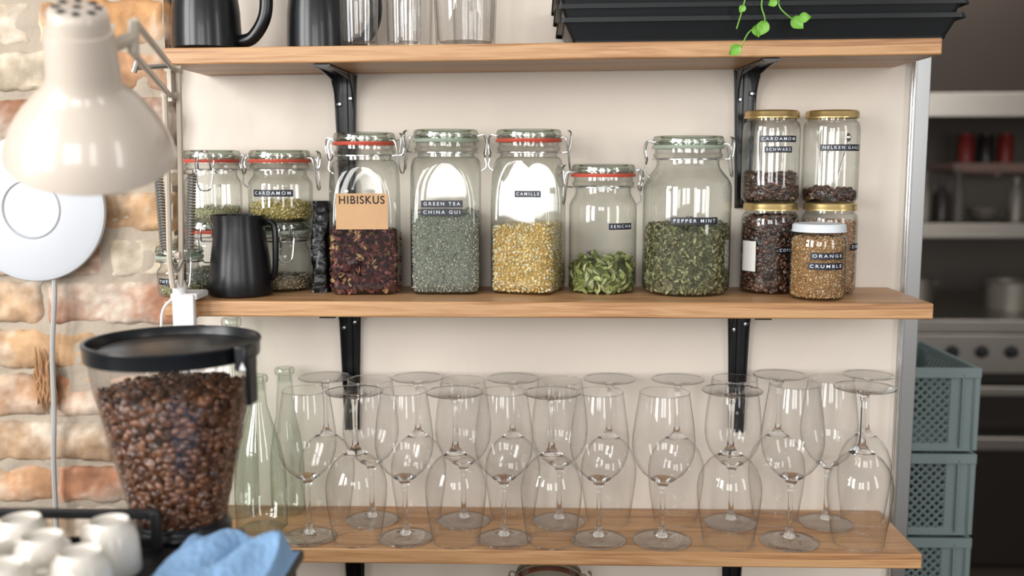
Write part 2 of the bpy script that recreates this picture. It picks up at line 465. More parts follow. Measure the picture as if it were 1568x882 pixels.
# ---------------------------------------------------------------- text labels
_tc = {}
def text_mesh(s, size, bold):
    k = (s, size, bold)
    if k in _tc: return _tc[k]
    cu = bpy.data.curves.new('tmp', 'FONT'); cu.body = s; cu.size = size; cu.align_x = 'CENTER'; cu.align_y = 'CENTER'; cu.space_character = 1.5 if not bold else 1.15
    cu.offset = size*0.012
    ob = bpy.data.objects.new('tmp', cu); COL.objects.link(ob)
    dg = bpy.context.evaluated_depsgraph_get(); dg.update()
    me = bpy.data.meshes.new_from_object(ob.evaluated_get(dg))
    r = ([tuple(v.co) for v in me.vertices], [tuple(p.vertices) for p in me.polygons])
    bpy.data.objects.remove(ob); bpy.data.meshes.remove(me); bpy.data.curves.remove(cu)
    _tc[k] = r; return r
def label(parent, s, R, z, phi=0, w=0.06, h=0.011, u0=0.0, strip='navy', ink='white_ink', ts=None, flat=False, toff=0.0, rotz=0, name='label'):
    mb = MB()
    def mp(u, v, e):
        if flat: return (u+u0, -(R+e), z+v)
        a = phi+(u+u0)/R; return ((R+e)*sin(a), -(R+e)*cos(a), z+v)
    n = 12; vs = []; fs = []
    for i in range(n+1):
        u = -w/2+w*i/n
        vs += [mp(u, -h/2, .0008), mp(u, h/2, .0008)]
    for i in range(n): fs.append((2*i, 2*i+2, 2*i+3, 2*i+1))
    mb.add(vs, fs, 0)
    if s.strip():
        tv, tf = text_mesh(s, ts or h*0.66, ts is not None)
        wid = max(abs(v[0]) for v in tv)*2; k = min(1.3, w*0.88/wid)
        mb.add([mp(v[0]*k, v[1]+toff, .0013) for v in tv], tf, 1)
    mb.obj(name, [strip, ink], parent, rot=(0, 0, rotz), smooth=False)

# ---------------------------------------------------------------- jars
def sefun(a, n=8):
    return lambda t: a/((abs(cos(t))**n+abs(sin(t))**n)**(1/n))
def clip_jar(name, x, y, zb, H, a, neck, kind='round', rot=0, ring='rubber', clasp=0.0, sh_drop=0.045, sh_len=0.03, wire=True):
    """clip-top jar; returns (empty, inner radius function)"""
    e = E(name, (x, y, zb), (0, 0, rot))
    zs = H-sh_drop           # where neck starts
    if kind == 'square':
        se = sefun(a)
        z_arch = H*0.42
        def R(z):
            if z < z_arch: return a*1.33
            t = min(1, (z-z_arch)/(zs-z_arch))
            return neck+(a*1.33-neck)*sqrt(max(0, 1-t**2.0))
        def rf(t, z, r=None):
            b = 1-0.10*max(0, 1-z/0.012)**2
            p, q = se(t), R(z); k = 40
            return b*(p**-k+q**-k)**(-1/k)
        zz = [0, 0.003, 0.007, 0.013]+[0.013+(z_arch-0.013)*i/4 for i in range(1, 5)]+[z_arch+(zs-z_arch)*(1-(1-i/40)**1.5) for i in range(1, 41)]
    else:
        def rf(t, z, r=None):
            b = 1-0.12*max(0, 1-z/0.014)**2
            if z > zs-sh_len:
                u = min(1, (z-(zs-sh_len))/sh_len)
                return b*(neck+(a-neck)*(0.5+0.5*cos(pi*u**1.3)))
            return b*a
        zz = [0, 0.003, 0.008, 0.014]+[0.014+(zs-sh_len-0.014)*i/4 for i in range(1, 5)]+[zs-sh_len+sh_len*i/10 for i in range(1, 11)]
    mb = MB()
    prof = [(0, 0.004), (a*0.6, 0.003), (a*0.8, 0.0)]
    mb.lathe(prof+[(1, z) for z in zz], 120 if kind == 'square' else 72, 0, rf=lambda t, z, r: rf(t, z) if r == 1 else r)
    # neck and flange
    zr = H-0.021
    mb.lathe([(neck, zs), (neck, zs+0.006), (neck+0.005, zs+0.010), (neck+0.006, zs+0.014), (neck+0.003, zs+0.018), (neck+0.003, zr)], 56)
    mb.obj('glass_body', 'g_jar', e, sharp=25)
    lid = MB()
    lid.lathe([(neck+0.004, zr+0.006), (neck+0.007, zr+0.008), (neck+0.007, H-0.006), (neck+0.005, H-0.001), (neck, H), (neck-0.004, H-0.001), (neck-0.007, H-0.004), (neck*0.5, H-0.0045), (0, H-0.004)], 56)
    lid.lathe([(neck+0.002, zr+0.005), (neck-0.003, zr+0.003), (neck-0.004, H-0.006)], 56)
    lid.obj('glass_lid', 'g_lid', e, sharp=50)
    rg = MB(); rg.lathe([(neck-0.002, zr), (neck+0.0075, zr), (neck+0.0085, zr+0.003), (neck+0.0075, zr+0.0055), (neck-0.002, zr+0.0055), (neck-0.002, zr)], 56)
    rg.obj('rubber_seal', ring, e)
    if wire:
        wm = MB(); Rw = neck+0.0068; zw = zs+0.007
        wm.tube([(Rw*cos(2*pi*k/48), Rw*sin(2*pi*k/48), zw) for k in range(48)], 0.0012, 6, closed=True)
        zt = H-0.003
        wm.tube([((neck+0.0078)*cos(2*pi*k/48), (neck+0.0078)*sin(2*pi*k/48), zr+0.011) for k in range(48)], 0.0011, 6, closed=True)
        for s_, ang in ((1, clasp), (-1, clasp+pi)):
            T = Matrix.Rotation(ang, 4, 'Z')
            R0 = neck+0.008
            if s_ == 1:
                pts = [(R0-0.002, -0.013, zt-0.010), (R0+0.006, -0.015, zt-0.012), (R0+0.010, -0.014, zt-0.030), (R0+0.013, -0.010, zt-0.058), (R0+0.014, 0, zt-0.064), (R0+0.013, 0.010, zt-0.058), (R0+0.010, 0.014, zt-0.030), (R0+0.006, 0.015, zt-0.012), (R0-0.002, 0.013, zt-0.010)]
                wm.tube(smooth_path(pts, 5), 0.0013, 6, T=T)
                pts = [(R0, -0.010, zw), (R0+0.012, -0.010, zw+0.004), (R0+0.015, -0.008, zt-0.004), (R0+0.010, 0, zt+0.001), (R0+0.015, 0.008, zt-0.004), (R0+0.012, 0.010, zw+0.004), (R0, 0.010, zw)]
                wm.tube(smooth_path(pts, 5), 0.0013, 6, T=T)
            else:
                pts = [(R0-0.002, -0.014, zt-0.008), (R0+0.008, -0.014, zt-0.006), (R0+0.012, -0.011, zt-0.020), (R0+0.009, -0.011, zw), (R0+0.010, 0, zw-0.008), (R0+0.009, 0.011, zw), (R0+0.012, 0.011, zt-0.020), (R0+0.008, 0.014, zt-0.006), (R0-0.002, 0.014, zt-0.008)]
                wm.tube(smooth_path(pts, 5), 0.0013, 6, T=T)
                wm.tube(smooth_path([(R0+0.008, 0, zt-0.006), (R0+0.013, 0, zt-0.018), (R0+0.010, 0, zw-0.006), (R0+0.012, 0, zw-0.022), (R0+0.004, 0, zw-0.030)], 5), 0.0013, 6, T=T)
        wm.obj('wire_clasp', 'wire', e)
    return e, rf

def screw_jar(name, x, y, zb, H, a, lid, rot=0):
    e = E(name, (x, y, zb), (0, 0, rot))
    lr = a*0.93; lh = 0.013
    def rf(t, z, r=None):
        b = 1-0.12*max(0, 1-z/0.010)**2
        zs = H-lh-0.004
        if z > zs-0.018:
            u = min(1, (z-(zs-0.018))/0.018); return b*(a*0.86+a*0.14*sqrt(max(0, 1-u*u)))
        return b*a
    zz = [0, 0.002, 0.006, 0.010]+[0.01+(H-lh-0.022-0.01)*i/4 for i in range(1, 5)]+[H-lh-0.022+0.018*i/8 for i in range(1, 9)]+[H-lh+0.002]
    mb = MB(); mb.lathe([(0, 0.004), (a*0.6, 0.003), (a*0.8, 0)]+[(1, z) for z in zz], 56, rf=lambda t, z, r: rf(t, z) if r == 1 else r)
    mb.obj('glass_body', 'g_jar', e, sharp=30)
    l = MB(); z0 = H-lh
    rid = lambda t, z, r: r*(1+0.006*cos(60*t)) if z0+0.002 < z < H-0.002 else r
    l.lathe([(lr-0.002, z0), (lr+0.0012, z0), (lr+0.0015, z0+0.0015), (lr+0.0005, z0+0.003), (lr, H-0.003), (lr-0.001, H-0.001), (lr-0.003, H), (lr-0.008, H-0.0005), (lr-0.010, H-0.0015), (0, H-0.0015)], 120, rf=rid)
    l.obj('screw_lid', lid, e, sharp=60)
    return e, rf

HIB = ['62302E', '74403A', '4E2726', '8A524A', '432022', '6A3434', 'B08A60']
GRN = ['B6B8A8', '9EA094', 'CAC9BA', '8E9286', 'A9ACA0', 'C0BDAE']
CAM = ['EAD49A', 'F0E2B4', 'DFC27C', 'F5ECD0', 'D2B272', 'E8D8A4']
LEA = ['989F5E', '808A4C', 'B4BA7C', 'C4C690', '6E7834']
MINT = ['8E8E64', '767650', 'A6A67E', '64644A', 'AEAA84', '928A64']
BRN = ['5A3826', '462C20', '6B4632', '38221A']
TAN = ['D3AC7C', 'C49868', 'E3C79C', 'B5885A']
COF = ['70462C', '7E5236', '5E3A24', '8A5C3E', '54331F']
HRB = ['B9B69C', 'A3A287', 'CFC9AC', '8F8D74']

Y0 = -0.066
# hibiscus
e, rf = clip_jar('clip_top_jar', -0.289, -0.080, ZJ, 0.265, 0.0555, 0.044, 'square', rot=0.06, clasp=-0.25)
fill(e, 'hibiscus_petals', rf, 0.004, 0.098, P_flake, HIB, 0.013, 0.009, '2A0C10', cell=0.0058, jitter=0.005, bend=0.5, topn=0.010)
label(e, 'HIBISKUS', 0.0555, 0.137, w=0.084, h=0.058, strip='kraft', ink='ink', ts=0.0185, flat=True, toff=0.018, u0=0.0, name='paper_label')
# green tea
e, rf = clip_jar('clip_top_jar', -0.154, Y0-0.006, ZJ, 0.270, 0.0575, 0.047, 'square', rot=0.03, ring='rubber_w', clasp=pi)
fill(e, 'green_tea_leaves', rf, 0.004, 0.132, P_gran, GRN, 0.0072, 0.0034, '7A8072', cell=0.0040, topn=0.006, vr=(0.6, 1.2), jitter=0.003)
label(e, 'GREEN TEA', 0.0575, 0.149, w=0.068, h=0.0115, u0=-0.004, flat=True)
label(e, 'CHINA GUI', 0.0575, 0.1355, w=0.068, h=0.0115, u0=-0.004, flat=True)
# camomile
e, rf = clip_jar('clip_top_jar', -0.016, Y0-0.006, ZJ, 0.270, 0.054, 0.047, 'square', rot=-0.27, clasp=0.27)
fill(e, 'camomile_blossoms', rf, 0.004, 0.112, P_gran, CAM, 0.0075, 0.0056, 'C09A54', cell=0.0047, topn=0.004, slope=0.04)
label(e, 'CAMILLE', 0.054, 0.165, w=0.044, h=0.0105, u0=0.014, flat=True)
# small leaf jar
e, rf = clip_jar('clip_top_jar', 0.1085, Y0, ZJ, 0.213, 0.0565, 0.046, 'round', ring='rubber', clasp=pi+0.15)
fill(e, 'dried_leaves', rf, 0.004, 0.046, P_flake, LEA, 0.019, 0.008, '4E5828', cell=0.0072, jitter=0.006, bend=0.5, topn=0.018)
label(e, 'SENCHA', 0.0565, 0.112, w=0.044, h=0.0105, phi=0.5)
# peppermint
e, rf = clip_jar('clip_top_jar', 0.247, -0.078, ZJ, 0.259, 0.0725, 0.051, 'round', ring='rubber_w', clasp=0.0, sh_len=0.045)
fill(e, 'peppermint_leaves', rf, 0.004, 0.110, P_flake, MINT, 0.0105, 0.0048, '55563C', cell=0.0047, jitter=0.004, bend=0.4, topn=0.012, vr=(0.55, 1.2))
label(e, 'PEPPER MINT', 0.0725, 0.123, w=0.078, h=0.0115, phi=0.04)
# left stacks
e, rf = clip_jar('clip_top_jar', -0.556, -0.056, ZJ, 0.118, 0.046, 0.038, 'round', clasp=-pi/2+0.15, sh_len=0.02, sh_drop=0.04)
fill(e, 'dried_herbs', rf, 0.004, 0.035, P_gran, GRN, 0.006, 0.003, '4A5042', cell=0.005)
e, rf = clip_jar('clip_top_jar', -0.553, -0.056, ZJ+0.1185, 0.118, 0.0475, 0.040, 'round', clasp=-pi/2+0.1, sh_len=0.02, sh_drop=0.04)
fill(e, 'dried_herbs', rf, 0.004, 0.020, P_gran, HRB, 0.006, 0.003, '9F9C78', cell=0.005)
e, rf = clip_jar('clip_top_jar', -0.436, -0.058, ZJ, 0.118, 0.048, 0.040, 'round', clasp=-1.25, ring='rubber_w', sh_len=0.02, sh_drop=0.04)
fill(e, 'dried_herbs', rf, 0.004, 0.022, P_gran, ['A59780', 'CFC7B0', '8A7A64'], 0.006, 0.004, '6E6048', cell=0.005)
label(e, 'ANIS', 0.048, 0.033, w=0.03, h=0.0105, phi=-0.5)
e, rf = clip_jar('clip_top_jar', -0.436, -0.062, ZJ+0.1185, 0.118, 0.0535, 0.044, 'round', clasp=0.0, sh_len=0.02, sh_drop=0.04)
fill(e, 'cardamom_pods', rf, 0.004, 0.030, P_gran, ['DCCB8C', 'E8DAA8', 'C9B874', 'BDB684'], 0.0085, 0.005, 'A08F4C', cell=0.0052)
label(e, 'CARDAMOM', 0.0535, 0.047, w=0.070, h=0.0115, phi=-0.02)
e, rf = clip_jar('clip_top_jar', -0.584, -0.143, ZJ, 0.082, 0.036, 0.030, 'round', clasp=-pi/2+0.4, ring='rubber_w', sh_len=0.012, sh_drop=0.032)
fill(e, 'dried_herbs', rf, 0.004, 0.016, P_gran, HRB, 0.006, 0.003, '8F8B60', cell=0.005)
label(e, 'THYMIAN', 0.036, 0.026, w=0.045, h=0.0105, phi=-0.1)
# right stacks
YR = -0.064
e, rf = screw_jar('screw_top_jar', 0.388, YR, ZJ, 0.150, 0.0470, 'gold')
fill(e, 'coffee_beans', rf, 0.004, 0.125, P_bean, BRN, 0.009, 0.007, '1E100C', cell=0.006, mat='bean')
label(e, ' ', 0.0470, 0.062, w=0.03, h=0.05, phi=-1.0, strip='paper', name='paper_label')
label(e, 'COFFEE', 0.0470, 0.073, w=0.034, h=0.0105, phi=0.45)
e, rf = screw_jar('screw_top_jar', 0.386, YR, ZJ+0.1505, 0.150, 0.0470, 'gold')
fill(e, 'cloves', rf, 0.004, 0.045, P_bean, BRN, 0.009, 0.007, '1E100C', cell=0.006, mat='bean')
label(e, 'CARDAMOM', 0.0470, 0.103, w=0.064, h=0.0105, phi=0.05)
label(e, 'SCHWARZ', 0.0470, 0.086, w=0.046, h=0.0100, phi=0.05)
e, rf = screw_jar('screw_top_jar', 0.487, YR, ZJ, 0.150, 0.0455, 'gold')
fill(e, 'brown_sugar', rf, 0.004, 0.118, P_gran, ['D3AE8A', 'C49C78', 'E0C4A8'], 0.005, 0.004, '9F7654', cell=0.0045)
label(e, 'ZIMT', 0.0455, 0.078, w=0.03, h=0.0105, phi=0.9)
e, rf = screw_jar('screw_top_jar', 0.485, YR, ZJ+0.1505, 0.150, 0.0455, 'gold')
fill(e, 'spice_berries', rf, 0.004, 0.020, P_bean, BRN, 0.009, 0.007, '1E100C', cell=0.006, mat='bean')
label(e, 'NELKEN GANZ', 0.0455, 0.089, w=0.074, h=0.0105, phi=0.15)
mbp = MB(); mbp.tube([(0.005, -0.01, 0.02), (0.028, 0.0, 0.10)], 0.0018, 6); mbp.lathe([(0, 0), (0.004, 0.004), (0.005, 0.009), (0.003, 0.014), (0, 0.016)], 10, T=Matrix.Translation((0.028, 0, 0.098)))
mbp.obj('spoon', 'wire', e)
e, rf = screw_jar('screw_top_jar', 0.447, -0.148, ZJ, 0.120, 0.0440, 'white_lid')
fill(e, 'orange_crumble', rf, 0.004, 0.098, P_gran, TAN, 0.0055, 0.004, '9A7246', cell=0.0036, vr=(0.65, 1.2))
label(e, 'ORANGE', 0.0440, 0.071, w=0.054, h=0.0105, phi=0.08)
label(e, 'CRUMBLE', 0.0440, 0.055, w=0.058, h=0.0105, phi=0.04)
# jar standing on the bottom shelf
e, rf = clip_jar('clip_top_jar', 0.02, -0.11, Z_BOT+0.0006, 0.267, 0.0575, 0.050, 'round', clasp=0.0)
fill(e, 'dried_herbs', rf, 0.004, 0.12, P_gran, TAN, 0.007, 0.005, '8A6236', cell=0.006)

# ---------------------------------------------------------------- black foil bag
mb = MB(); nz = 34; vs = []; fs = []
for j in range(nz+1):
    t = j/nz; z = t*0.152
    for k in range(28):
        a = 2*pi*k/28
        hw = 0.0160*(1-0.10*t); hd = 0.026*(1-t**2.2)+0.003
        cr = 0.0032*noise.noise(Vector((cos(a)*3, sin(a)*3, z*60)))+0.002*noise.noise(Vector((cos(a)*7, sin(a)*7, z*130)))
        cs, sn = cos(a), sin(a)
        x = hw*math.copysign(abs(cs)**0.55, cs)+cr; y = hd*math.copysign(abs(sn)**0.7, sn)+cr
        vs.append((x+0.004*t*sin(t*9), y, z))
for j in range(nz):
    for k in range(28):
        k2 = (k+1) % 28; fs.append((j*28+k, j*28+k2, (j+1)*28+k2, (j+1)*28+k))
fs.append(tuple(range(27, -1, -1))); fs.append(tuple(nz*28+k for k in range(28)))
mb.add(vs, fs); mb.obj('foil_coffee_bag', 'foil', loc=(-0.3655, -0.075, ZJ), rot=(0, 0, 0.1), sharp=50)

# ---------------------------------------------------------------- milk pitcher
e = E('milk_pitcher', (-0.488, -0.130, ZJ))
mb = MB()
def lip(t, z, r):
    if z > 0.10:
        k = max(0, cos(t-pi*0.98))**8; return r*(1+0.16*k*(z-0.10)/0.031)
    return r
out = [(0, 0.0015), (0.044, 0.0), (0.0505, 0.002), (0.0515, 0.008), (0.0505, 0.03), (0.048, 0.055), (0.0445, 0.08), (0.0415, 0.10), (0.0405, 0.115), (0.0408, 0.131)]
inn = [(0.0398, 0.131), (0.0395, 0.115), (0.0405, 0.10), (0.047, 0.055), (0.049, 0.01), (0, 0.004)]
mb.lathe(out+inn, 64, rf=lip)
hp = smooth_path([(0.040, 0, 0.118), (0.050, -0.004, 0.120), (0.0585, -0.006, 0.114), (0.0605, -0.007, 0.095), (0.060, -0.007, 0.06), (0.057, -0.005, 0.035), (0.049, 0, 0.026)], 6)
mb.tube(hp, 0.0052, 8)
mb.obj('pitcher_body', 'pitcher', e, sharp=35)

# ---------------------------------------------------------------- wine glasses
def wine_mesh():
    mb = MB()
    mb.lathe([(0.0045, 0.100), (0.011, 0.1025), (0.020, 0.107), (0.030, 0.116), (0.038, 0.128), (0.0435, 0.143), (0.0458, 0.158), (0.0455, 0.175), (0.0430, 0.200), (0.0395, 0.225), (0.0360, 0.250)], 64, 0)
    mb.tube([(0.036*cos(2*pi*k/56), 0.036*sin(2*pi*k/56), 0.250) for k in range(56)], 0.0010, 6, 1, closed=True)
    # foot (thin) and rim
    mb.lathe([(0, 0.0002), (0.041, 0.0002), (0.0425, 0.0010), (0.0420, 0.0018), (0.030, 0.0035), (0.012, 0.0065), (0.0055, 0.012)], 48, 2)
    mb.tube([(0.0420*cos(2*pi*k/56), 0.0420*sin(2*pi*k/56), 0.0012) for k in range(56)], 0.0011, 6, 1, closed=True)
    mb.lathe([(0, 0.0075), (0.0105, 0.0080), (0.0062, 0.0135), (0.0042, 0.025), (0.0037, 0.05), (0.0039, 0.08), (0.0055, 0.091), (0.0105, 0.0990), (0.0185, 0.1050), (0.0110, 0.1085), (0, 0.1095)], 28, 1)
    return mb.obj('wine_glass', ['g_wine', 'g_solid', 'g_foot'], sharp=50)
wg = wine_mesh(); GM = wg.data; bpy.data.objects.remove(wg)
def glass(x, y, inv=False, s=1.0, sw=1.05):
    o = bpy.data.objects.new('wine_glass', GM); COL.objects.link(o)
    o.scale = (sw, sw, s)
    if inv: o.location = (x, y, Z_LOW+0.2518*s); o.rotation_euler = (pi, 0, random.uniform(0, 6))
    else: o.location = (x, y, Z_LOW+0.0006); o.rotation_euler = (0, 0, random.uniform(0, 6))
YA, YB = -0.157, -0.064
for x in (-0.380, -0.219, -0.055, 0.1015): glass(x, YA)
glass(0.206, YA, s=1.0, sw=1.12); glass(0.415, YA, s=1.06, sw=1.1)
for x in (-0.298, -0.134, 0.023): glass(x, YA-0.008, True, 1.0, 1.10)
glass(0.3135, YA-0.006, True, 1.02, 1.14); glass(0.527, YA, True, 1.04, 1.14)
for x in (-0.288, -0.128, 0.038): glass(x, YB-0.010)
glass(0.335, YB-0.008, s=1.02); glass(0.4995, YB-0.004, s=1.02)
for x in (-0.369, -0.208, -0.043, 0.124, 0.241): glass(x, YB+0.006, True)
glass(0.4156, YB+0.010, True, 1.03); glass(0.568, YB+0.014, True, 1.03, 0.98)

# ---------------------------------------------------------------- bottles
def bottle(x, y, h, r, nr=0.013):
    mb = MB()
    mb.lathe([(0, 0.006), (r*0.6, 0.004), (r*0.86, 0), (r, 0.006), (r, h*0.30), (r*0.97, h*0.40), (r*0.80, h*0.55), (r*0.56, h*0.68), (nr*1.15, h*0.80), (nr, h*0.88), (nr, h*0.955), (nr*1.3, h*0.96), (nr*1.35, h*0.985), (nr*1.2, h), (nr*0.8, h), (nr*0.8, h*0.9)], 48)
    mb.obj('glass_bottle', 'g_bottle', loc=(x, y, Z_LOW+0.0006), sharp=50)
bottle(-0.470, -0.118, 0.266, 0.0435); bottle(-0.533, -0.046, 0.352, 0.038); bottle(-0.445, -0.036, 0.262, 0.030)

# ---------------------------------------------------------------- top shelf things
def ztop(x): return Z_TOP+x*TILT+0.0008
def black_jug(x, y, r, rot):
    e = E('black_jug', (x, y, ztop(x)), (0, 0, rot))
    mb = MB(); H = 0.15
    mb.lathe([(0, 0.001), (r*0.9, 0), (r*1.0, 0.004), (r, 0.02), (r*0.97, 0.06), (r*0.88, 0.10), (r*0.80, 0.13), (r*0.84, H), (r*0.78, H), (r*0.76, 0.12), (r*0.9, 0.06), (r*0.9, 0.01), (0, 0.006)], 56)
    mb.tube(smooth_path([(r*0.80, -0.005, 0.128), (r+0.020, -0.006, 0.132), (r+0.042, -0.008, 0.10), (r+0.042, -0.008, 0.055), (r+0.022, -0.005, 0.022), (r*0.95, 0, 0.014)], 7), 0.0105, 12)
    mb.obj('jug_body', 'black_metal', e)
black_jug(-0.525, -0.145, 0.054, 0.0); black_jug(-0.353, -0.112, 0.052, 0.6)
def tumbler(x, y, r, h=0.15):
    mb = MB()
    mb.lathe([(0, 0.010), (r*0.82, 0.008), (r*0.88, 0.012), (r*1.0, h), (r*1.02, h+0.001), (r*1.04, h), (r*0.93, 0.006), (r*0.88, 0.0), (0, 0.001)], 48)
    mb.obj('glass_tumbler', 'g_wine', loc=(x, y, ztop(x)))
tumbler(-0.279, -0.170, 0.031); tumbler(-0.210, -0.160, 0.028)
tumbler(-0.115, -0.145, 0.050); tumbler(-0.11, -0.050, 0.034); tumbler(-0.21, -0.05, 0.034)

# seed trays
e = E('seed_tray', (0.333, -0.110, ztop(0.333)), (0, -TILT, 0))
def tray(z0, w, d, h, mbb):
    def ring(wx, dy, z, rr=0.012):
        pts = []
        for cx, cy, a0 in ((1, 1, 0), (-1, 1, pi/2), (-1, -1, pi), (1, -1, 1.5*pi)):
            for k in range(5):
                a = a0+k*pi/8; pts.append((cx*(wx/2-rr)+rr*cos(a), cy*(dy/2-rr)+rr*sin(a), z))
        return pts
    R = [ring(w-0.035, d-0.03, z0), ring(w-0.034, d-0.029, z0+0.004), ring(w-0.012, d-0.010, z0+h-0.008), ring(w-0.010, d-0.008, z0+h-0.002), ring(w+0.006, d+0.004, z0+h-0.001), ring(w+0.010, d+0.006, z0+h-0.006), ring(w+0.012, d+0.006, z0+h-0.006), ring(w+0.008, d+0.005, z0+h+0.001), ring(w-0.014, d-0.012, z0+h), ring(w-0.038, d-0.033, z0+0.003)]
    vs = [p for r in R for p in r]; n = 20; fs = []
    for j in range(len(R)-1):
        for k in range(n):
            k2 = (k+1) % n; fs.append((j*n+k, j*n+k2, (j+1)*n+k2, (j+1)*n+k))
    fs.append(tuple(range(n-1, -1, -1))); fs.append(tuple((len(R)-1)*n+k for k in range(n)))
    mbb.add(vs, fs)
mb = MB(); tray(0.0, 0.598, 0.200, 0.034, mb); tray(0.014, 0.606, 0.200, 0.040, mb); tray(0.030, 0.612, 0.200, 0.042, mb)
mb.obj('tray_body', 'black_tray', e, bevel=0.001)
soil = MB(); soil.box((0, 0, 0.060), (0.57, 0.165, 0.008)); soil.obj('soil', 'floor', e)

# trailing plant (rooted in the tray, hanging over its edge)
e = E('trailing_plant', (0.335, -0.17, ztop(0.335)+0.066))
st = MB()
vines = [[(0.0, 0.02, 0.0), (0.01, -0.02, 0.04), (0.0, -0.06, 0.02), (-0.01, -0.072, -0.02), (-0.005, -0.072, -0.045), (-0.027, -0.07, -0.06), (-0.04, -0.07, -0.088)],
         [(0.0, 0.02, 0.0), (0.02, -0.03, 0.04), (0.022, -0.06, 0.01), (0.016, -0.07, -0.022), (0.04, -0.07, -0.045)],
         [(0.0, 0.02, 0.0), (-0.02, -0.02, 0.035), (-0.03, -0.062, 0.0), (-0.038, -0.07, -0.03), (-0.045, -0.07, -0.055)],
         [(0.0, 0.02, 0.0), (0.05, -0.03, 0.025), (0.08, -0.06, 0.002), (0.10, -0.068, 0.005)]]
for v in vines: st.tube(smooth_path(v, 8), 0.0010, 6)
st.obj('vines', 'leaf', e)
lf = MB()
def leaf(p, L, ang, tilt):
    vs = []; fs = []; n = 8
    for i in range(n+1):
        t = i/n; w = L*0.44*sin(pi*t**0.72)*(1 if t > 0 else 0)
        for s in (-1, -0.5, 0, 0.5, 1): vs.append((s*w, -0.12*L*(abs(s)) - 0.1*L*t*t, -t*L+(0.06*L*abs(s) if t < 0.2 else 0)))
    for i in range(n):
        for k in range(4): a = i*5+k; fs.append((a, a+1, a+6, a+5))
    T = Matrix.Translation(p) @ Matrix.Rotation(ang, 4, 'Y') @ Matrix.Rotation(tilt, 4, 'X')
    lf.add(vs, fs, 0, T=T)
for p, L, a, t in [((-0.004, -0.074, -0.045), 0.022, 0.4, 0.2), ((-0.04, -0.072, -0.080), 0.020, 0.9, 0.1), ((-0.018, -0.073, -0.050), 0.018, -0.3, 0.3), ((0.035, -0.072, -0.040), 0.022, -0.8, 0.1), ((0.045, -0.072, -0.040), 0.017, -1.6, -0.2),
                   ((0.012, -0.072, -0.015), 0.014, 1.1, 0.3), ((-0.035, -0.072, -0.022), 0.012, 0.6, 0.2), ((0.10, -0.068, 0.01), 0.018, -1.3, 0.3), ((0.08, -0.06, 0.01), 0.016, 0.4, 0.3), ((0.0, -0.05, 0.035), 0.02, 0.6, 0.8), ((0.03, -0.05, 0.035), 0.02, -0.8, 0.8)]:
    leaf(p, L, a, t)
lf.obj('leaves', 'leaf', e)

